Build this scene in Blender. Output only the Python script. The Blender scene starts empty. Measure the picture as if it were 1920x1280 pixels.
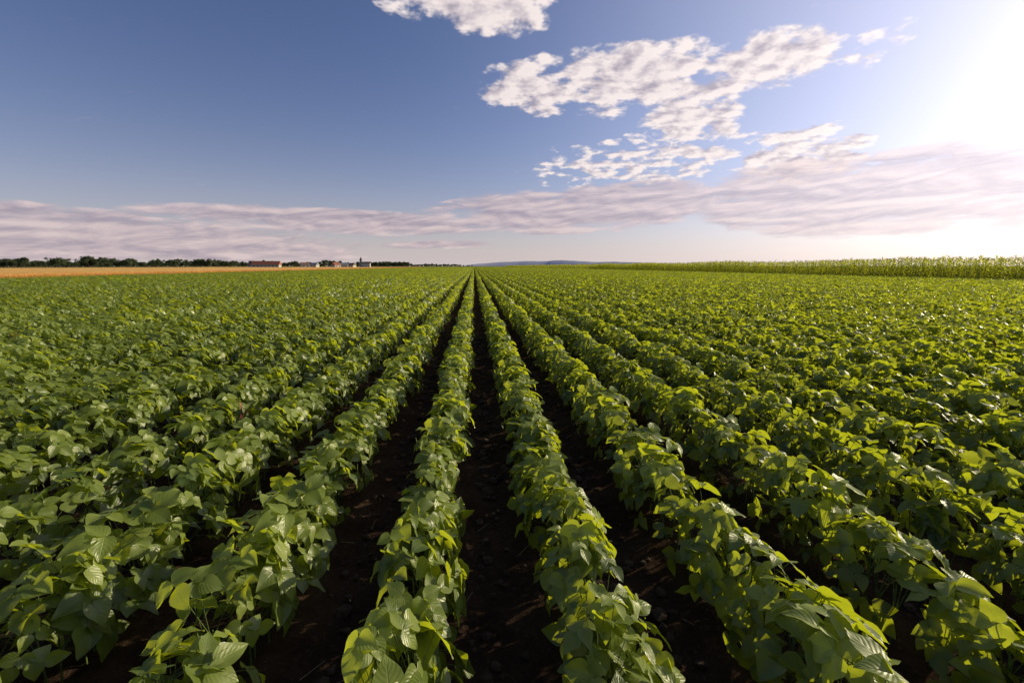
import bpy, math, numpy as np
from mathutils import Vector, noise as mnoise
rng=np.random.default_rng(7)
sc=bpy.context.scene
R=math.radians
CAM=(0,0,1.65); LENS=16.0; PITCH=9.4; YAW=4.7
SUN_AZ=68.0; SUN_EL=17.5
# ------------------------------------------------------------ helpers
def norm(v): return v/np.maximum(np.linalg.norm(v,axis=-1,keepdims=True),1e-9)
def mk_mesh(name,V,F,uv=None,tone=None,mi=None,mats=(),smooth=True):
    V=np.asarray(V,dtype=np.float32); F=np.asarray(F,dtype=np.int32)
    k=F.shape[1]
    me=bpy.data.meshes.new(name)
    me.vertices.add(len(V)); me.vertices.foreach_set('co',V.ravel())
    me.loops.add(F.size); me.loops.foreach_set('vertex_index',F.ravel())
    me.polygons.add(len(F)); me.polygons.foreach_set('loop_start',np.arange(0,F.size,k,dtype=np.int32))
    try: me.polygons.foreach_set('loop_total',np.full(len(F),k,dtype=np.int32))
    except Exception: pass
    if uv is not None:
        l=me.uv_layers.new(name='UVMap'); l.data.foreach_set('uv',np.asarray(uv,dtype=np.float32)[F.ravel()].ravel())
    if tone is not None:
        a=me.attributes.new('tone','FLOAT','POINT'); a.data.foreach_set('value',np.asarray(tone,dtype=np.float32))
    for m in mats: me.materials.append(m)
    if mi is not None: me.polygons.foreach_set('material_index',np.asarray(mi,dtype=np.int32))
    me.update(calc_edges=True); me.validate()
    me.polygons.foreach_set('use_smooth',np.full(len(me.polygons),smooth))
    return me
def add_obj(name,me,parent=None,loc=None):
    o=bpy.data.objects.new(name,me); sc.collection.objects.link(o)
    if parent: o.parent=parent
    if loc is not None: o.location=loc
    return o
class NT:
    def __init__(s,nt): s.nt=nt; s.n=nt.nodes; s.l=nt.links
    def new(s,t,**k):
        n=s.n.new(t)
        for a,b in k.items(): setattr(n,a,b)
        return n
    def put(s,sock,v):
        if isinstance(v,bpy.types.NodeSocket): s.l.new(v,sock)
        elif v is not None: sock.default_value=v
    def m(s,op,a,b=None,c=None,clamp=False):
        n=s.new('ShaderNodeMath',operation=op,use_clamp=clamp)
        s.put(n.inputs[0],a); s.put(n.inputs[1],b)
        if c is not None: s.put(n.inputs[2],c)
        return n.outputs[0]
    def mix(s,f,a,b,mode='MIX'):
        n=s.new('ShaderNodeMix',data_type='RGBA',blend_type=mode)
        s.put(n.inputs[0],f); s.put(n.inputs[6],a); s.put(n.inputs[7],b)
        return n.outputs[2]
    def ss(s,x,lo,hi,tmin=0.0,tmax=1.0):
        n=s.new('ShaderNodeMapRange',interpolation_type='SMOOTHSTEP')
        s.put(n.inputs[0],x); s.put(n.inputs[1],lo); s.put(n.inputs[2],hi); s.put(n.inputs[3],tmin); s.put(n.inputs[4],tmax)
        return n.outputs[0]
    def noise(s,vec,scale,detail=4,rough=0.55,dist=0.0):
        n=s.new('ShaderNodeTexNoise'); s.put(n.inputs['Vector'],vec)
        n.inputs['Scale'].default_value=scale; n.inputs['Detail'].default_value=detail
        n.inputs['Roughness'].default_value=rough; n.inputs['Distortion'].default_value=dist
        return n.outputs['Fac']
def mat(name):
    m=bpy.data.materials.new(name); m.use_nodes=True; m.node_tree.nodes.clear()
    t=NT(m.node_tree); out=t.new('ShaderNodeOutputMaterial'); return m,t,out
def c4(r,g,b): return (r,g,b,1.0)

# ------------------------------------------------------------ materials
def leaf_material(name,dark,light,trans,back,rough=0.38,tw=0.45,veins=True,gloss=0.028):
    m,t,out=mat(name)
    at=t.new('ShaderNodeAttribute',attribute_name='tone').outputs['Fac']
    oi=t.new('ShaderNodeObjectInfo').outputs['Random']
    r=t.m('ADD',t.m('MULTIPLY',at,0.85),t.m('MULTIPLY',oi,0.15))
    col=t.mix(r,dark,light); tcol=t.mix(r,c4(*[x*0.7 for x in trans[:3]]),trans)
    geo=t.new('ShaderNodeNewGeometry')
    nrm=None
    if veins:
        uv=t.new('ShaderNodeUVMap').outputs[0]
        sp=t.new('ShaderNodeSeparateXYZ'); t.put(sp.inputs[0],uv)
        au=t.m('ABSOLUTE',t.m('SUBTRACT',sp.outputs[0],0.5))
        mid=t.ss(au,0.0,0.035,1.0,0.0)
        ph=t.m('FRACT',t.m('MULTIPLY',t.m('SUBTRACT',sp.outputs[1],t.m('MULTIPLY',au,0.8)),6.0))
        sv=t.ss(t.m('ABSOLUTE',t.m('SUBTRACT',ph,0.5)),0.0,0.09,1.0,0.0)
        v=t.m('MAXIMUM',mid,t.m('MULTIPLY',sv,0.5))
        col=t.mix(t.m('MULTIPLY',v,0.5),col,c4(0.24,0.30,0.11))
        tcol=t.mix(t.m('MULTIPLY',v,0.35),tcol,c4(0.14,0.24,0.02))
        quil=t.m('ABSOLUTE',t.m('SUBTRACT',ph,0.5))
        b=t.new('ShaderNodeBump'); b.inputs['Strength'].default_value=0.3; b.inputs['Distance'].default_value=0.004
        t.put(b.inputs['Height'],t.m('SUBTRACT',t.m('MULTIPLY',quil,-1.0),mid)); nrm=b.outputs[0]
    col=t.mix(geo.outputs['Backfacing'],col,back)
    df=t.new('ShaderNodeBsdfDiffuse'); t.put(df.inputs[0],col)
    tr=t.new('ShaderNodeBsdfTranslucent'); t.put(tr.inputs[0],tcol)
    gl=t.new('ShaderNodeBsdfGlossy'); gl.inputs['Roughness'].default_value=rough; gl.inputs[0].default_value=(1,1,1,1)
    lw=t.new('ShaderNodeLayerWeight'); lw.inputs[0].default_value=0.25
    if nrm: t.put(df.inputs['Normal'],nrm); t.put(gl.inputs['Normal'],nrm)
    mx=t.new('ShaderNodeMixShader'); mx.inputs[0].default_value=tw
    t.l.new(df.outputs[0],mx.inputs[1]); t.l.new(tr.outputs[0],mx.inputs[2])
    m2=t.new('ShaderNodeMixShader'); t.put(m2.inputs[0],t.m('ADD',gloss,t.m('MULTIPLY',lw.outputs['Fresnel'],0.10)))
    t.l.new(mx.outputs[0],m2.inputs[1]); t.l.new(gl.outputs[0],m2.inputs[2]); t.l.new(m2.outputs[0],out.inputs[0])
    return m
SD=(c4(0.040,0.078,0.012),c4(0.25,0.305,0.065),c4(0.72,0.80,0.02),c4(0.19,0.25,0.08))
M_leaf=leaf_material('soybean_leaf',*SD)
M_leaf2=leaf_material('soybean_leaf_distant',*SD,veins=False)
M_corn=leaf_material('corn_leaf',c4(0.14,0.20,0.02),c4(0.28,0.33,0.05),c4(0.9,0.92,0.06),c4(0.26,0.32,0.06),veins=False,tw=0.6)
M_tree=leaf_material('tree_foliage',c4(0.035,0.055,0.022),c4(0.085,0.105,0.045),c4(0.12,0.18,0.04),c4(0.06,0.08,0.03),rough=0.6,tw=0.25,veins=False,gloss=0.01)
def simple(name,col,rough=0.7,col2=None,scale=5.0,bump=0.0,bscale=20.0,spec=0.3):
    m,t,out=mat(name); p=t.new('ShaderNodeBsdfPrincipled')
    tc=t.new('ShaderNodeTexCoord').outputs['Object']
    c=col
    if col2: c=t.mix(t.ss(t.noise(tc,scale,5),0.35,0.65),col,col2)
    t.put(p.inputs['Base Color'],c); p.inputs['Roughness'].default_value=rough
    p.inputs['Specular IOR Level'].default_value=spec
    if bump:
        b=t.new('ShaderNodeBump'); b.inputs['Strength'].default_value=bump; b.inputs['Distance'].default_value=0.02
        t.put(b.inputs['Height'],t.noise(tc,bscale,6,0.65)); t.l.new(b.outputs[0],p.inputs['Normal'])
    t.l.new(p.outputs[0],out.inputs[0]); return m
M_stem=simple('soybean_stem',c4(0.12,0.17,0.045),0.6)
M_bark=simple('bark',c4(0.08,0.06,0.045),0.9,c4(0.12,0.1,0.08),3)
M_tassel=simple('corn_tassel',c4(0.55,0.50,0.14),0.8)
M_clod=simple('soil_clod',c4(0.045,0.028,0.019),0.95,c4(0.09,0.057,0.038),9,0.6,60)
M_straw=simple('straw',c4(0.28,0.20,0.12),0.8)
M_white=simple('plaster',c4(0.42,0.39,0.35),0.8,c4(0.5,0.47,0.42),0.5)
M_roof=simple('roof_tile',c4(0.32,0.10,0.055),0.8,c4(0.38,0.14,0.08),0.8)
M_roof2=simple('roof_tile_brown',c4(0.17,0.10,0.07),0.8,c4(0.24,0.15,0.11),0.8)
M_metal=simple('grey_metal',c4(0.27,0.28,0.29),0.45)
M_dark=simple('window_glass',c4(0.03,0.035,0.045),0.2)
M_hill=simple('hill_haze',c4(0.50,0.51,0.59),1.0,c4(0.46,0.48,0.57),0.0008,spec=0.0)  # pale bluish distance haze is put into the hill colour
M_red=simple('dried_leaf',c4(0.17,0.045,0.025),0.7,c4(0.26,0.10,0.04),30)
def wheat_mat():
    m,t,out=mat('ripe_wheat'); at=t.new('ShaderNodeAttribute',attribute_name='tone').outputs['Fac']
    col=t.mix(at,c4(0.66,0.34,0.09),c4(0.88,0.53,0.18))
    p=t.new('ShaderNodeBsdfDiffuse'); t.put(p.inputs[0],col)
    tr=t.new('ShaderNodeBsdfTranslucent'); t.put(tr.inputs[0],c4(0.85,0.48,0.14))
    mx=t.new('ShaderNodeMixShader'); mx.inputs[0].default_value=0.3
    t.l.new(p.outputs[0],mx.inputs[1]); t.l.new(tr.outputs[0],mx.inputs[2]); t.l.new(mx.outputs[0],out.inputs[0]); return m
M_wheat=wheat_mat()
def sheet_mat(name,a,b,sx,sy,rough=0.9):
    m,t,out=mat(name); tc=t.new('ShaderNodeTexCoord').outputs['Object']
    mp=t.new('ShaderNodeMapping'); t.put(mp.inputs[0],tc); mp.inputs['Scale'].default_value=(sx,sy,1)
    f=t.ss(t.noise(mp.outputs[0],1.0,6,0.65),0.3,0.7)
    p=t.new('ShaderNodeBsdfDiffuse'); t.put(p.inputs[0],t.mix(f,a,b))
    bm=t.new('ShaderNodeBump'); bm.inputs['Strength'].default_value=1.0; bm.inputs['Distance'].default_value=0.3
    t.put(bm.inputs['Height'],t.noise(tc,2.0,5,0.7)); t.l.new(bm.outputs[0],p.inputs['Normal'])
    t.l.new(p.outputs[0],out.inputs[0]); return m
M_wsheet=sheet_mat('wheat_canopy',c4(0.82,0.45,0.13),c4(0.9,0.55,0.19),0.05,0.01)
M_ssheet=sheet_mat('soybean_canopy_far',c4(0.20,0.25,0.05),c4(0.30,0.34,0.07),1.4,0.02)
M_csheet=sheet_mat('corn_canopy',c4(0.18,0.24,0.03),c4(0.30,0.36,0.06),0.6,0.1)
# ground
def ground_mat():
    m,t,out=mat('soil'); tc=t.new('ShaderNodeTexCoord').outputs['Object']
    n1=t.noise(tc,3.0,8,0.65); n2=t.noise(tc,38.0,6,0.7)
    soil=t.mix(t.ss(n1,0.35,0.65),c4(0.034,0.021,0.015),c4(0.064,0.040,0.027))
    soil=t.mix(t.ss(n2,0.5,0.75),soil,c4(0.10,0.065,0.044))
    sp=t.new('ShaderNodeSeparateXYZ'); t.put(sp.inputs[0],tc)
    mp=t.new('ShaderNodeMapping'); t.put(mp.inputs[0],tc); mp.inputs['Scale'].default_value=(0.0015,0.006,1)
    n3=t.noise(mp.outputs[0],1.0,3,0.5)
    far=t.mix(t.ss(n3,0.42,0.58),c4(0.13,0.17,0.05),c4(0.40,0.29,0.13))
    d=t.m('MAXIMUM',t.m('MULTIPLY',t.m('ABSOLUTE',sp.outputs[0]),1.0),t.m('MULTIPLY',sp.outputs[1],0.08))
    col=t.mix(t.ss(d,55,75),soil,far)
    p=t.new('ShaderNodeBsdfDiffuse'); t.put(p.inputs[0],col)
    b=t.new('ShaderNodeBump'); b.inputs['Strength'].default_value=0.9; b.inputs['Distance'].default_value=0.02
    t.put(b.inputs['Height'],t.m('ADD',n2,t.m('MULTIPLY',t.noise(tc,110,3),0.4))); t.l.new(b.outputs[0],p.inputs['Normal'])
    t.l.new(p.outputs[0],out.inputs[0]); return m
def grow(a,b,n): # geometric
    return a*(b/a)**(np.linspace(0,1,n))
xs=np.arange(-5,5.001,0.035); xs=np.concatenate([-(5+grow(0.1,24000,50))[::-1],xs,5+grow(0.1,24000,50)])
ys=np.arange(-1,11,0.035); ys=np.concatenate([-(1+grow(0.1,6000,25))[::-1],ys,11+grow(0.06,26000,70)])
gx,gy=np.meshgrid(xs,ys,indexing='ij'); gz=np.zeros_like(gx)
ROW=0.70; X0=-0.25
for i in range(len(xs)):
    if abs(xs[i])>8: continue
    for j in range(len(ys)):
        if -2<ys[j]<25:
            v=Vector((xs[i],ys[j],0))
            c=mnoise.fractal(v*7,1.0,2.0,3)*0.016+max(0,mnoise.noise(v*17))*0.03
            gz[i,j]=c+0.022*math.cos((xs[i]-X0)/ROW*2*math.pi)
V=np.stack([gx,gy,gz],-1).reshape(-1,3); nx,ny=gx.shape
ii,jj=np.meshgrid(np.arange(nx-1),np.arange(ny-1),indexing='ij'); a=(ii*ny+jj).ravel()
F=np.stack([a,a+ny,a+ny+1,a+1],1)
add_obj('ground',mk_mesh('ground',V,F,mats=[ground_mat()]))

# ------------------------------------------------------------ leaf builders
TT=np.array([0,.07,.2,.36,.52,.68,.84,1.0]); WW=np.array([.10,.66,.95,1.0,.86,.62,.33,0.02])
def leaflets(P,D,N,L,W,curl,fold,tone,nt=7,nu=4,wave=0.03,tw=None):
    """vectorised leaf blades -> V,F,uv,rnd"""
    n=len(P); t=np.linspace(0,1,nt+1) if nt!=7 else TT
    w=np.interp(t,TT,WW); u=np.linspace(-1,1,nu+1)
    D=norm(D); N=norm(N-D*np.sum(N*D,1,keepdims=True)); S=np.cross(D,N)
    t_,u_=np.meshgrid(t,u,indexing='ij'); w_=np.repeat(w[:,None],nu+1,1)
    t_=t_.ravel();u_=u_.ravel();w_=w_.ravel(); k=len(t_)
    y=(W[:,None]/2)*w_*u_
    x=L[:,None]*(t_ - 0.06*np.abs(u_)*w_*(t_<0.2))
    z=fold[:,None]*np.abs(y)-curl[:,None]*L[:,None]*t_**2
    if wave:
        ph=rng.uniform(0,6.28,(n,1)); z=z+wave*L[:,None]*np.abs(u_)*np.sin(t_*9+ph+u_*2)
    Vv=P[:,None,:]+D[:,None,:]*x[...,None]+S[:,None,:]*y[...,None]+N[:,None,:]*z[...,None]
    a,b=np.meshgrid(np.arange(nt),np.arange(nu),indexing='ij'); a=(a*(nu+1)+b).ravel()
    f=np.stack([a,a+1,a+nu+2,a+nu+1],1)
    Ff=(f[None]+(np.arange(n)*k)[:,None,None]).reshape(-1,4)
    uv=np.tile(np.stack([u_*.5+.5,t_],1),(n,1))
    return Vv.reshape(-1,3),Ff,uv,np.repeat(tone,k)
def tubes(A,B,ra,rb,sag=None,ns=4,seg=1):
    n=len(A); D=norm(B-A); up=np.where(np.abs(D[:,2:3])>.9,np.array([[1.,0,0]]),np.array([[0,0,1.]]))
    S=norm(np.cross(D,up)); T=np.cross(S,D); Vs=[]
    for s in range(seg+1):
        f=s/seg; C=A+(B-A)*f
        if sag is not None: C=C+np.array([0,0,1.])*(sag[:,None]*4*f*(1-f))
        r=ra+(rb-ra)*f
        for q in range(ns):
            an=2*math.pi*q/ns; Vs.append(C+(S*math.cos(an)+T*math.sin(an))*r)
    Vv=np.stack(Vs,1); k=Vv.shape[1]
    f=[]
    for s in range(seg):
        for q in range(ns): f.append([s*ns+q,s*ns+(q+1)%ns,(s+1)*ns+(q+1)%ns,(s+1)*ns+q])
    Ff=(np.array(f)[None]+(np.arange(n)*k)[:,None,None]).reshape(-1,4)
    return Vv.reshape(-1,3),Ff,np.zeros((n*k,2)),np.zeros(n*k)
def join(parts,name,mats):
    Vs=[];Fs=[];U=[];Rn=[];M=[];o=0
    for (v,f,u,r),mi in parts:
        Vs.append(v);Fs.append(f+o);U.append(u);Rn.append(r);M.append(np.full(len(f),mi));o+=len(v)
    return mk_mesh(name,np.concatenate(Vs),np.concatenate(Fs),np.concatenate(U),np.concatenate(Rn),np.concatenate(M),mats)

def soy_segment(name,length,tri_per_m,scale,nt,nu,stems=True,lm=None):
    n=int(length*tri_per_m)
    npl=max(1,int(length*13)); py=(np.arange(npl)+rng.uniform(.2,.8,npl))/npl*length; ph=rng.normal(.475,.032,npl); pxo=rng.normal(0,.014,npl); pw=rng.normal(1,.11,npl)
    who=rng.integers(0,npl,n); y=py[who]+rng.normal(0,.05,n); hp=ph[who]
    # a hedge-like ridge: flat-shouldered cross-section, leafy top, thinner low sides
    phi=rng.uniform(-1,1,n); phi=np.sign(phi)*np.abs(phi)**1.05*1.6
    rr=np.where(rng.random(n)<0.78,rng.uniform(.84,1.1,n),rng.uniform(.4,.86,n))
    aw=0.148*pw[who]
    sx=np.sign(np.sin(phi))*np.abs(np.sin(phi))**0.85
    x=pxo[who]+aw*sx*rr; z=0.11+(hp-0.11)*np.maximum(np.cos(phi),0)**0.65*rr; z=z+rng.normal(0,.02,n); z=np.maximum(z,0.07)
    P=np.stack([x,y,z],1)
    nn=np.stack([np.sin(phi)*0.85+rng.normal(0,.43,n)+.12,rng.normal(0,.45,n),np.cos(phi)*0.62+0.40+rng.normal(0,.2,n)],1)
    nn=norm(nn)
    az=rng.uniform(0,2*math.pi,n)
    d=np.stack([np.sin(phi)*0.40+0.7*np.cos(az),0.9*np.sin(az)+0*az,-0.38+0*az],1)
    d=norm(d-nn*np.sum(d*nn,1,keepdims=True)); s=np.cross(d,nn)
    L=rng.uniform(.062,.112,n)*scale; rv=np.clip(rng.normal(.45,.27,n)+ (z-0.34)*1.7,0,1)  # random tone, plus shade painted in: lower leaves darker, top leaves lighter
    PP=[];DD=[];NN=[];LL=[];RR=[]
    for k,ang in enumerate((0,1.25,-1.25)):
        an=ang+rng.normal(0,.15,n) if k else rng.normal(0,.1,n)
        dd=d*np.cos(an)[:,None]+s*np.sin(an)[:,None]
        tilt=nn+ (dd*(rng.normal(.12,.26,n)[:,None]) + s*rng.normal(0,.26,n)[:,None])
        PP.append(P-d*0.012*(k>0)+d*(0.014*(k==0))); DD.append(dd-nn*0.1); NN.append(tilt)
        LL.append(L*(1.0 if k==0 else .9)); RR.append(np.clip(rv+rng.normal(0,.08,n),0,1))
    PP=np.concatenate(PP);DD=np.concatenate(DD);NN=np.concatenate(NN);LL=np.concatenate(LL);RR=np.concatenate(RR)
    m=len(PP)
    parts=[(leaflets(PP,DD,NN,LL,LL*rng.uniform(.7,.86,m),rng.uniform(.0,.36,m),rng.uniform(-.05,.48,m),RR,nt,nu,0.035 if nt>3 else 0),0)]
    if stems:
        np_=int(length*14); bx=rng.normal(0,.02,np_); by=np.linspace(0,length,np_)+rng.normal(0,.01,np_)
        A=np.stack([bx,by,0*bx],1); B=A+np.stack([rng.normal(0,.04,np_),rng.normal(0,.03,np_),rng.uniform(.30,.42,np_)],1)
        parts.append((tubes(A,B,.0045,.0025),1))
        idx=np.clip((y/length*np_).astype(int),0,np_-1); f=rng.uniform(.35,.95,n)[:,None]
        A2=A[idx]*(1-f)+B[idx]*f; A2[:,2]=np.minimum(A2[:,2],np.maximum(P[:,2]-0.02,.05))
        parts.append((tubes(A2,P,.0022,.0014,sag=rng.uniform(0,.03,n),ns=3,seg=2),1))
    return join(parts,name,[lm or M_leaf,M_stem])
def coll_of(name,meshes):
    c=bpy.data.collections.new(name)
    for i,me in enumerate(meshes):
        o=bpy.data.objects.new(me.name,me); c.objects.link(o)
    return c
def instancer(name,P,rot,scl,idx,coll,parent=None):
    P=np.asarray(P,dtype=np.float32); n=len(P)
    me=bpy.data.meshes.new(name); me.vertices.add(n); me.vertices.foreach_set('co',P.ravel())
    a=me.attributes.new('irot','FLOAT_VECTOR','POINT'); a.data.foreach_set('vector',np.asarray(rot,dtype=np.float32).ravel())
    a=me.attributes.new('iscl','FLOAT_VECTOR','POINT'); a.data.foreach_set('vector',np.asarray(scl,dtype=np.float32).ravel())
    a=me.attributes.new('iidx','INT','POINT'); a.data.foreach_set('value',np.asarray(idx,dtype=np.int32))
    me.update(); o=add_obj(name,me,parent)
    g=bpy.data.node_groups.new(name+'_gn','GeometryNodeTree')
    g.interface.new_socket(name='Geometry',in_out='INPUT',socket_type='NodeSocketGeometry')
    g.interface.new_socket(name='Geometry',in_out='OUTPUT',socket_type='NodeSocketGeometry')
    N=g.nodes; L=g.links; gi=N.new('NodeGroupInput'); go=N.new('NodeGroupOutput')
    ci=N.new('GeometryNodeCollectionInfo'); ci.inputs['Collection'].default_value=coll
    ci.inputs['Separate Children'].default_value=True; ci.inputs['Reset Children'].default_value=True
    ip=N.new('GeometryNodeInstanceOnPoints'); ip.inputs['Pick Instance'].default_value=True
    def na(nm,ty):
        q=N.new('GeometryNodeInputNamedAttribute'); q.data_type=ty; q.inputs['Name'].default_value=nm
        return [s for s in q.outputs if s.enabled and s.name=='Attribute'][0]
    L.new(gi.outputs[0],ip.inputs['Points']); L.new(ci.outputs[0],ip.inputs['Instance'])
    L.new(na('iidx','INT'),ip.inputs['Instance Index']); L.new(na('irot','FLOAT_VECTOR'),ip.inputs['Rotation']); L.new(na('iscl','FLOAT_VECTOR'),ip.inputs['Scale'])
    L.new(ip.outputs[0],go.inputs[0])
    md=o.modifiers.new('instances','NODES'); md.node_group=g
    return o
def empty(name):
    o=bpy.data.objects.new(name,None); sc.collection.objects.link(o); return o

# ------------------------------------------------------------ soybean field
FX0,FX1=-47.0,49.5
near=coll_of('soy_near',[soy_segment('soy_a%d'%i,1.0,114,1.0,7,4) for i in range(12)])
midc=coll_of('soy_mid',[soy_segment('soy_b%d'%i,2.0,82,1.10,3,2,False,M_leaf2) for i in range(8)])
farc=coll_of('soy_far',[soy_segment('soy_c%d'%i,4.0,40,1.4,2,2,False,M_leaf2) for i in range(8)])
rows=np.arange(math.ceil((FX0-X0)/ROW),math.floor((FX1-X0)/ROW)+1)
lists={'n':[], 'm':[], 'f':[]}
for r in rows:
    x=X0+r*ROW
    y=-3.0 + rng.uniform(0,.3)
    while y<420:
        yc=y+.5; d=math.hypot(x,yc)
        if d<12: k,ln='n',1.0
        elif d<42: k,ln='m',2.0
        else: k,ln='f',4.0
        if y+ln > abs(x)*0.45-5:
            lists[k].append((x,y,ln))
        y+=ln
field=empty('soybean_field')
for k,c,nv in (('n',near,12),('m',midc,8),('f',farc,8)):
    A=np.array(lists[k]); n=len(A)
    P=np.stack([A[:,0]+rng.normal(0,.010,n),A[:,1],np.zeros(n)],1)
    rot=np.zeros((n,3)); rot[:,2]=rng.normal(0,.010,n)
    s=rng.normal(1,.05,n); scl=np.stack([s,np.full(n,1.04),rng.normal(1,.045,n)],1)
    instancer('rows_'+{'n':'near','m':'middle','f':'far'}[k],P,rot,scl,rng.integers(0,nv,n),c,field)
    print(k,n)
def sheet(name,x0,x1,y0,y1,z,m,parent=None,drop=0.0):
    V=[(x0,y0,z),(x1,y0,z),(x1,y1,z),(x0,y1,z)]; F=[(0,1,2,3)]
    if drop:
        V+= [(x0,y0,z-drop),(x1,y0,z-drop),(x1,y1,z-drop),(x0,y1,z-drop)]; F+=[(0,4,5,1),(1,5,6,2),(2,6,7,3),(3,7,4,0)]
    return add_obj(name,mk_mesh(name,V,F,mats=[m],smooth=False),parent)
sheet('canopy_beyond',FX0,FX1,415,900,0.44,M_ssheet,field,0.43)

# ------------------------------------------------------------ corn field
def corn_plant(name):
    H=rng.uniform(1.95,2.2); n=12
    hz=np.linspace(.35,H*.97,n); side=np.where(np.arange(n)%2==0,0,math.pi)+rng.uniform(0,6.28)+rng.normal(0,.4,n)
    P=np.stack([0*hz,0*hz,hz],1); el=rng.uniform(.8,1.15,n)
    D=np.stack([np.cos(side)*np.cos(el),np.sin(side)*np.cos(el),np.sin(el)],1)
    N=np.stack([-np.cos(side)*np.sin(el),-np.sin(side)*np.sin(el),np.cos(el)],1)
    L=rng.uniform(.5,.75,n)*np.interp(hz/H,[0,.5,1],[.8,1.1,.75]); W=rng.uniform(.08,.10,n)
    parts=[(leaflets(P,D,N,L,W,rng.uniform(.35,.85,n),rng.uniform(.2,.5,n),rng.uniform(0.3,1,n),6,2,0.02),0)]
    parts.append((tubes(np.array([[0,0,0.]]),np.array([[0,0,H]]),.014,.006,ns=5),0))
    k=7; a=rng.uniform(0,6.28,k); A=np.tile([[0,0,H-.02]],(k,1)).astype(float)
    B=A+np.stack([np.cos(a)*.1,np.sin(a)*.1,rng.uniform(.14,.26,k)],1)
    parts.append((tubes(A,B,.008,.004,ns=3,seg=2,sag=np.full(k,.02)),1))
    return join(parts,name,[M_corn,M_tassel])
cc=coll_of('corn_plants',[corn_plant('corn_%d'%i) for i in range(6)])
P=[];
for r in range(4):
    x=50.7+r*.95; y=8.0
    while y<750:
        P.append((x+rng.normal(0,.03),y,0)); y+= .28 if y<200 else .6
P=np.array(P); n=len(P); rot=np.zeros((n,3)); rot[:,2]=rng.uniform(0,6.28,n); rot[:,:2]=rng.normal(0,.05,(n,2))
s=rng.normal(1.05,.06,n)+0.05*np.sin(P[:,1]*.15)
corn=empty('corn_field'); instancer('corn_plants',P,rot,np.stack([s,s,s],1),rng.integers(0,6,n),cc,corn)
sheet('canopy_beyond',54.9,400,8,750,1.45,M_csheet,corn,1.4)

# ------------------------------------------------------------ wheat field
def wheat_tuft(name):
    n=420; P=np.stack([rng.uniform(-.6,.6,n),rng.uniform(-1.1,1.1,n),0*rng.random(n)],1)
    h=rng.normal(.72,.05,n); lean=rng.normal(0,.12,(n,2)); D=norm(np.stack([lean[:,0],lean[:,1],np.ones(n)],1))
    a=rng.uniform(0,6.28,n); N=np.stack([np.cos(a),np.sin(a),0*a],1)
    p1=leaflets(P,D,N,h,np.full(n,.014),np.full(n,.05),np.full(n,.1),rng.uniform(0,.6,n),2,1,0)
    p2=leaflets(P+D*(h*.85)[:,None],D+np.array([[.3,.1,0]]),N,np.full(n,.13),np.full(n,.03),np.full(n,.2),np.full(n,.2),rng.uniform(.5,1,n),2,1,0)
    return join([(p1,0),(p2,0)],name,[M_wheat])
wc=coll_of('wheat_tufts',[wheat_tuft('wheat_%d'%i) for i in range(4)])
P=[]
for xi in range(6):
    for yi in range(0,210):
        y=12+yi*2.0; P.append((-48.3-xi*1.0+rng.normal(0,.1),y+rng.normal(0,.1),0))
P=np.array(P); n=len(P); s=rng.normal(1,.04,n); rot=np.zeros((n,3)); rot[:,2]=np.where(rng.random(n)<.5,0,math.pi)
wheat=empty('wheat_field'); instancer('wheat_stalks',P,rot,np.stack([s,s,s],1),rng.integers(0,4,n),wc,wheat)
sheet('canopy_beyond',-230,-53,10,430,0.69,M_wsheet,wheat,0.6)

# ------------------------------------------------------------ distances: camera frame used only to read bearings off the photograph
cp,sp_=math.cos(R(PITCH)),math.sin(R(PITCH)); cy,sy=math.cos(R(YAW)),math.sin(R(YAW)); FPX=1920*LENS/36
def pix(px,py):
    x=(px-960)/FPX; u=(640-py)/FPX
    f=1*cp+u*sp_; z=-sp_+u*cp
    X=x*cy+f*sy; Y=-x*sy+f*cy
    v=np.array([X,Y,z]); return v/np.linalg.norm(v)
def azel(px,py):
    v=pix(px,py); return math.atan2(v[0],v[1]),math.asin(v[2])
def bearing(px,Y):
    a=azel(px,498)[0]; return math.tan(a)*Y
# trees
def tree(name):
    H=1.0; parts=[]
    parts.append((tubes(np.array([[0,0,0.]]),np.array([[.02,0,.55]]),.035,.018,ns=6,seg=3),1))
    k=9; a=rng.uniform(0,6.28,k); A=np.stack([0*a,0*a,rng.uniform(.18,.5,k)],1)
    B=A+np.stack([np.cos(a)*.28,np.sin(a)*.28,rng.uniform(.12,.38,k)],1)
    parts.append((tubes(A,B,.014,.005,ns=4,seg=2),1))
    cen=np.concatenate([B,B*np.array([[.5,.5,1.05]]),np.stack([rng.normal(0,.2,8),rng.normal(0,.2,8),rng.uniform(.25,.85,8)],1)])
    q=[];rv=[]
    for c in cen:
        m=70; d=norm(rng.normal(0,1,(m,3)))*rng.uniform(.3,1,(m,1))*rng.uniform(.09,.17); q.append(c+d); rv.append(np.full(m,rng.uniform(.1,.9)))
    q=np.concatenate(q); rv=np.concatenate(rv); m=len(q); q[:,2]=np.clip(q[:,2],.06,1.05)
    parts.append((leaflets(q,rng.normal(0,1,(m,3)),rng.normal(0,1,(m,3))+np.array([[0,0,.6]]),rng.uniform(.05,.08,m),rng.uniform(.04,.06,m),np.full(m,.2),np.full(m,.1),rv,2,1,0),0))
    return join(parts,name,[M_tree,M_bark])
tc_=coll_of('tree_variants',[tree('tree_%d'%i) for i in range(6)])
P=[];S=[]
def treeY(px): return 430+ (px/890.0)**1.6*700
px=-120.0
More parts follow.
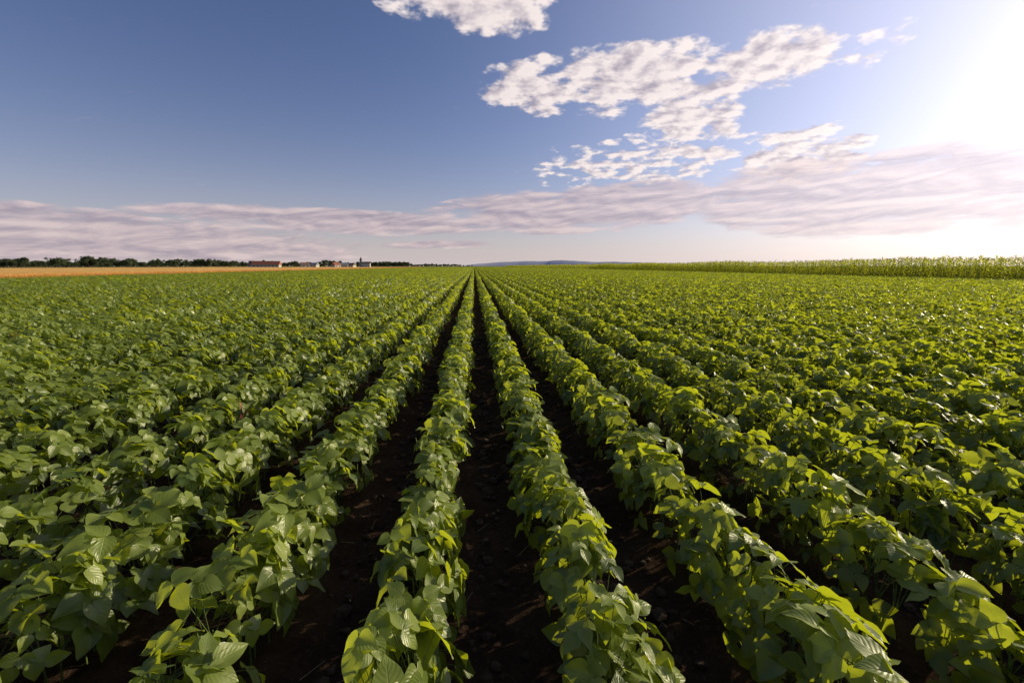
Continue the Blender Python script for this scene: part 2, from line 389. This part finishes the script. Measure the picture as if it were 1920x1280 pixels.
while px<892:
    Y=treeY(max(px,0))*rng.uniform(.93,1.1)
    h=rng.uniform(7.5,13)*(0.8+0.5*mnoise.noise(Vector((px*.02,3.1,0))))*np.interp(px,[0,600,780,890],[1,1.1,.9,.7])
    P.append((bearing(px,Y),Y,-.3)); S.append((h*rng.uniform(.8,1.25),h*rng.uniform(.8,1.25),h)); px+=rng.uniform(3,8)
px=-100.0
while px<860: # low hedge fill further back
    Y=treeY(max(px,0))*rng.uniform(1.12,1.3); h=rng.uniform(6.0,8.5)
    P.append((bearing(px,Y),Y,-.5)); S.append((h*1.6,h*1.6,h)); px+=rng.uniform(2.5,6)
for px in np.arange(692,765,2.2):   # denser wood
    Y=700*rng.uniform(.98,1.03); h=rng.uniform(7.5,9.5); P.append((bearing(px,Y),Y,-.3)); S.append((h,h,h))
n=len(P); rot=np.zeros((n,3)); rot[:,2]=rng.uniform(0,6.28,n)
instancer('distant_tree_line',np.array(P),rot,np.array(S),rng.integers(0,6,n),tc_)
# houses
def box(name,x0,x1,y0,y1,z0,z1,m,par):
    V=[(x,y,z) for z in (z0,z1) for y in (y0,y1) for x in (x0,x1)]
    F=[(0,2,3,1),(4,5,7,6),(0,1,5,4),(2,6,7,3),(0,4,6,2),(1,3,7,5)]
    return add_obj(name,mk_mesh(name,V,F,mats=[m],smooth=False),par)
def house(name,px,Y,w,d,h,rh,roof,rotz=0.0,wall=M_white):
    e=empty(name); e.location=(bearing(px,Y),Y,0); e.rotation_euler=(0,0,rotz)
    box('walls',-w/2,w/2,-d/2,d/2,0,h,wall,e)
    o=.5; V=[(-w/2-o,-d/2-o,h-.1),(w/2+o,-d/2-o,h-.1),(w/2+o,d/2+o,h-.1),(-w/2-o,d/2+o,h-.1),(-w/2-o,0,h+rh),(w/2+o,0,h+rh)]
    me=bpy.data.meshes.new('roof'); me.from_pydata(V,[],[(0,1,5,4),(2,3,4,5),(0,4,3),(1,2,5),(0,3,2,1)]); me.materials.append(roof); add_obj('roof',me,e)
    k=max(2,int(w/3.5))
    for i in range(k):
        x=-w/2+(i+.5)*w/k
        if i==k//2: box('door',x-.5,x+.5,-d/2-.05,-d/2+.02,.02,2.1,M_bark,e)
        else: box('window_%d'%i,x-.6,x+.6,-d/2-.04,-d/2+.02,1.0,2.2,M_dark,e)
    box('chimney',w*.2,w*.2+.6,.3,.9,h+rh*.3,h+rh+.7,M_roof2,e)
house('farmhouse',500,500,26,9,3.0,3.8,M_roof,.1)
house('farmhouse',474,575,9,8,2.6,2.8,M_roof2,-.1)
house('village_house',572,590,10,8,3.2,3.0,M_roof2,.5)
house('village_house',590,600,8,8,3.0,2.8,M_metal,-.2)
house('village_house',630,620,9,8,3.2,3.0,M_roof,.9)
house('village_house',645,630,10,8,3.2,2.8,M_metal,.2)
house('village_house',660,640,8,8,3.0,2.8,M_roof2,-.3)
# church with tower
ch=empty('village_church'); Y=660; ch.location=(bearing(682,Y),Y,0)
box('nave',-2,9,-3,3,0,5,M_white,ch); box('tower',-5,-2.01,-1.5,1.5,0,10,M_metal,ch)
me=bpy.data.meshes.new('spire'); me.from_pydata([(-5.2,-1.7,10.01),(-1.8,-1.7,10.01),(-1.8,1.7,10.01),(-5.2,1.7,10.01),(-3.5,0,14.5)],[],[(0,1,4),(1,2,4),(2,3,4),(3,0,4),(0,3,2,1)]); me.materials.append(M_roof2); add_obj('spire',me,ch)
me=bpy.data.meshes.new('nave_roof'); me.from_pydata([(-2,-3.4,5.01),(9.3,-3.4,5.01),(9.3,3.4,5.01),(-2,3.4,5.01),(-2,0,7.6),(9.3,0,7.6)],[],[(0,1,5,4),(2,3,4,5),(0,4,3),(1,2,5),(0,3,2,1)]); me.materials.append(M_roof2); add_obj('nave_roof',me,ch)
box('tower_window',-3.9,-3.1,-1.55,-1.45,6.4,8,M_dark,ch)

# hills
V=[];F=[]
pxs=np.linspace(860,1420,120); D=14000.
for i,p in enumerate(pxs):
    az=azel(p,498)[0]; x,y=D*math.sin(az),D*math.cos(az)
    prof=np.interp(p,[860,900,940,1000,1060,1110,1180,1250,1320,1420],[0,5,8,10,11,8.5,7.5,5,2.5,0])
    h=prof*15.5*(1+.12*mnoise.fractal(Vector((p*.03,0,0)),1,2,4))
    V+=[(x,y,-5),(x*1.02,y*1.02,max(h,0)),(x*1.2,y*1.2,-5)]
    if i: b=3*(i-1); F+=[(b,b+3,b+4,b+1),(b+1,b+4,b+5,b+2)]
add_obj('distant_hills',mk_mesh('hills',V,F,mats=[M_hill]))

# ------------------------------------------------------------ soil clods & straw
def clods():
    n=5200; ico=[]
    t=(1+5**.5)/2
    v=norm(np.array([(-1,t,0),(1,t,0),(-1,-t,0),(1,-t,0),(0,-1,t),(0,1,t),(0,-1,-t),(0,1,-t),(t,0,-1),(t,0,1),(-t,0,-1),(-t,0,1)],dtype=float))
    f=np.array([(0,11,5),(0,5,1),(0,1,7),(0,7,10),(0,10,11),(1,5,9),(5,11,4),(11,10,2),(10,7,6),(7,1,8),(3,9,4),(3,4,2),(3,2,6),(3,6,8),(3,8,9),(4,9,5),(2,4,11),(6,2,10),(8,6,7),(9,8,1)])
    r=rng.integers(-5,7,n); x=X0+ROW*(r+.5)+rng.normal(0,.11,n); y=rng.uniform(0,11,n)**1.0; s=rng.gamma(2.0,.0065,n)+.005
    Vv=v[None]*(1+rng.uniform(-.28,.28,(n,12,1)))*s[:,None,None]*np.array([1,1,.7])
    Vv=Vv+np.stack([x,y,s*.3-.012],1)[:,None,:]
    return mk_mesh('clods',Vv.reshape(-1,3),(f[None]+(np.arange(n)*12)[:,None,None]).reshape(-1,3),mats=[M_clod],smooth=False)
add_obj('soil_clods',clods())
n=260; r=rng.integers(-4,6,n); A=np.stack([X0+ROW*(r+.5)+rng.normal(0,.12,n),rng.uniform(.3,9,n),rng.uniform(.012,.03,n)],1)
an=rng.uniform(0,6.28,n); l=rng.uniform(.03,.13,n)
B=A+np.stack([np.cos(an)*l,np.sin(an)*l,rng.normal(0,.008,n)],1)
v,f,u,rr_=tubes(A,B,.0022,.0015,ns=4); add_obj('straw_litter',mk_mesh('straw',v,f,mats=[M_straw]))

# dried reddish weeds standing in the crop
def dried(px,py,h=.62):
    v=pix(px,py); t=(h-1.65)/v[2]; loc=(v[0]*t,v[1]*t,0)
    n=2; P_=np.tile([[0,0,h-.12]],(n,1)).astype(float)+rng.normal(0,.01,(n,3)); a=rng.uniform(0,6.28,n)
    Dd=np.stack([np.cos(a)*.4,np.sin(a)*.4,[1.,.8]],1)
    parts=[(leaflets(P_,Dd,rng.normal(0,1,(n,3)),np.array([.14,.09]),np.array([.028,.022]),np.full(n,.3),np.full(n,.7),rng.random(n),5,2,.05),0),
           (tubes(np.array([[0,0,0.]]),np.array([[0,0,h-.11]]),.005,.003,ns=5,seg=2),0)]
    add_obj('dried_weed',join(parts,'dried_weed',[M_red]),loc=loc)
dried(22,618,.64); dried(448,757,.58); dried(1868,635,.6)

# ------------------------------------------------------------ world
w=bpy.data.worlds.new('World'); sc.world=w; w.use_nodes=True; w.node_tree.nodes.clear(); t=NT(w.node_tree)
out=t.new('ShaderNodeOutputWorld'); bg=t.new('ShaderNodeBackground')
sky=t.new('ShaderNodeTexSky',sky_type='NISHITA'); sky.sun_disc=False; sky.sun_elevation=R(SUN_EL); sky.sun_rotation=R(SUN_AZ)
sky.air_density=1.0; sky.dust_density=0.5; sky.ozone_density=3.0
gen=t.new('ShaderNodeTexCoord').outputs['Generated']
s3=t.new('ShaderNodeSeparateXYZ'); t.put(s3.inputs[0],gen); dx,dy,dz=s3.outputs
az=t.m('ARCTAN2',dx,dy); el=t.m('ARCSINE',dz)
sd=(math.sin(R(SUN_AZ))*math.cos(R(SUN_EL)),math.cos(R(SUN_AZ))*math.cos(R(SUN_EL)),math.sin(R(SUN_EL)))
dp=t.new('ShaderNodeVectorMath',operation='DOT_PRODUCT'); t.put(dp.inputs[0],gen); dp.inputs[1].default_value=sd
dot=t.m('MAXIMUM',dp.outputs['Value'],0.0)
def vscale(col,s):
    n=t.new('ShaderNodeVectorMath',operation='SCALE'); t.put(n.inputs[0],col); t.put(n.inputs['Scale'],s); return n.outputs[0]
def vadd(a,b):
    n=t.new('ShaderNodeVectorMath',operation='ADD'); t.put(n.inputs[0],a); t.put(n.inputs[1],b); return n.outputs[0]
def vmul(a,b):
    n=t.new('ShaderNodeVectorMath',operation='MULTIPLY'); t.put(n.inputs[0],a); t.put(n.inputs[1],b); return n.outputs[0]
base=vscale(sky.outputs[0],0.10)
base=vmul(base,(0.94,0.84,1.02))
g=t.m('ADD',t.m('MULTIPLY',t.m('POWER',dot,4.0),0.52),t.m('MULTIPLY',t.m('POWER',dot,14.0),0.22))
glow=vscale((1.0,0.92,0.90),g)
# warm horizon haze
hz=t.m('POWER',t.m('SUBTRACT',1.0,t.m('MAXIMUM',dz,0.0),clamp=True),9.0)
base=t.mix(t.m('MULTIPLY',hz,0.88),base,c4(0.64,0.56,0.57))
base=vadd(base,glow)
# cloud field in projected sky plane
def plane(k,off=(0,0,0)):
    dn=t.m('ADD',t.m('MAXIMUM',dz,0.0),k); c=t.new('ShaderNodeCombineXYZ')
    t.put(c.inputs[0],t.m('DIVIDE',dx,dn)); t.put(c.inputs[1],t.m('DIVIDE',dy,dn))
    return vadd(c.outputs[0],off)
def ell(cx,cyy,rx,ry,tilt=0.0):
    a0,e0=azel(cx,cyy); ti=R(tilt)
    a1,e1=azel(cx+rx*math.cos(ti),cyy-rx*math.sin(ti)); a2,e2=azel(cx,cyy-ry)
    Mx=np.linalg.inv(np.array([[a1-a0,a2-a0],[e1-e0,e2-e0]]))
    da=t.m('SUBTRACT',az,a0); de=t.m('SUBTRACT',el,e0)
    p=t.m('ADD',t.m('MULTIPLY',da,float(Mx[0,0])),t.m('MULTIPLY',de,float(Mx[0,1])))
    q=t.m('ADD',t.m('MULTIPLY',da,float(Mx[1,0])),t.m('MULTIPLY',de,float(Mx[1,1])))
    return t.m('SUBTRACT',1.0,t.m('ADD',t.m('MULTIPLY',p,p),t.m('MULTIPLY',q,q)),clamp=True)
def mx(*a):
    r=a[0]
    for b in a[1:]: r=t.m('MAXIMUM',r,b)
    return r
cum=mx(ell(1200,150,330,88,6),ell(1440,110,190,75,12),ell(1000,165,140,62,0),ell(1290,220,130,70,0),ell(880,5,200,85,-4),
       t.m('MULTIPLY',ell(1220,300,340,65,8),.62),ell(1500,290,170,65,10),t.m('MULTIPLY',ell(1640,90,120,60,20),.5))
def cnoise(off):
    return t.noise(plane(0.16,off),7.5,6,0.57,0.1)
n1=cnoise((3.1,1.7,0)); so=0.045
n2=cnoise((3.1+sd[0]*so,1.7+sd[1]*so,0))
thr=t.m('SUBTRACT',0.76,t.m('MULTIPLY',t.m('POWER',cum,0.5),0.48))
cd=t.ss(t.m('SUBTRACT',n1,thr),0.0,0.15)
lit=t.m('ADD',0.70,t.m('MULTIPLY',t.m('SUBTRACT',n1,n2),4.6),clamp=True)
thick=t.ss(t.m('SUBTRACT',n1,thr),0.12,0.4)
lit=t.m('SUBTRACT',lit,t.m('MULTIPLY',thick,0.12),clamp=True)
ccol=t.mix(lit,c4(0.40,0.35,0.42),c4(0.95,0.84,0.81))
ccol=vadd(ccol,vscale(glow,0.5))
sky1=t.mix(t.m('MULTIPLY',cd,0.95),base,ccol)
# low stratus bands
str_=mx(ell(-60,430,800,66,-3),t.m('MULTIPLY',ell(640,415,330,26,-2),.9),ell(1100,392,380,50,5),ell(1620,365,700,90,5),t.m('MULTIPLY',ell(820,459,120,9,1),.7))
cmb=t.new('ShaderNodeCombineXYZ'); t.put(cmb.inputs[0],t.m('MULTIPLY',az,9.0)); t.put(cmb.inputs[1],t.m('ADD',t.m('MULTIPLY',el,50.0),t.m('MULTIPLY',az,-3.0)))
m1=t.noise(cmb.outputs[0],1.0,6,0.6,0.5)
m2=t.noise(vadd(cmb.outputs[0],(0.12,0.35,0)),1.0,4,0.6,0.5)
thr2=t.m('SUBTRACT',0.66,t.m('MULTIPLY',t.m('POWER',str_,0.45),0.54))
sdn=t.ss(t.m('SUBTRACT',m1,thr2),0.0,0.24)
slit=t.m('ADD',0.5,t.m('MULTIPLY',t.m('SUBTRACT',m1,m2),3.2),clamp=True)
scol=t.mix(slit,c4(0.37,0.31,0.38),c4(0.72,0.58,0.58)); scol=vadd(scol,vscale(glow,0.85))
fin=t.mix(t.m('MULTIPLY',sdn,0.82),sky1,scol)
t.put(bg.inputs[0],fin); bg.inputs[1].default_value=1.0
t.l.new(bg.outputs[0],out.inputs[0])

# sun
ld=bpy.data.lights.new('sun','SUN'); ld.energy=5.0; ld.angle=R(0.5); ld.color=(1.0,0.86,0.57)
so_=bpy.data.objects.new('sun',ld); sc.collection.objects.link(so_)
so_.rotation_euler=Vector(sd).to_track_quat('Z','Y').to_euler(); so_.location=(30,10,20)
# camera
cd_=bpy.data.cameras.new('camera'); cam=bpy.data.objects.new('camera',cd_); sc.collection.objects.link(cam)
cam.location=CAM; cam.rotation_euler=(R(90-PITCH),0,R(-YAW)); cd_.lens=LENS; cd_.sensor_width=36; cd_.clip_start=.05; cd_.clip_end=60000
sc.camera=cam
sc.view_settings.view_transform='Standard'; sc.view_settings.look='None'; sc.view_settings.exposure=0
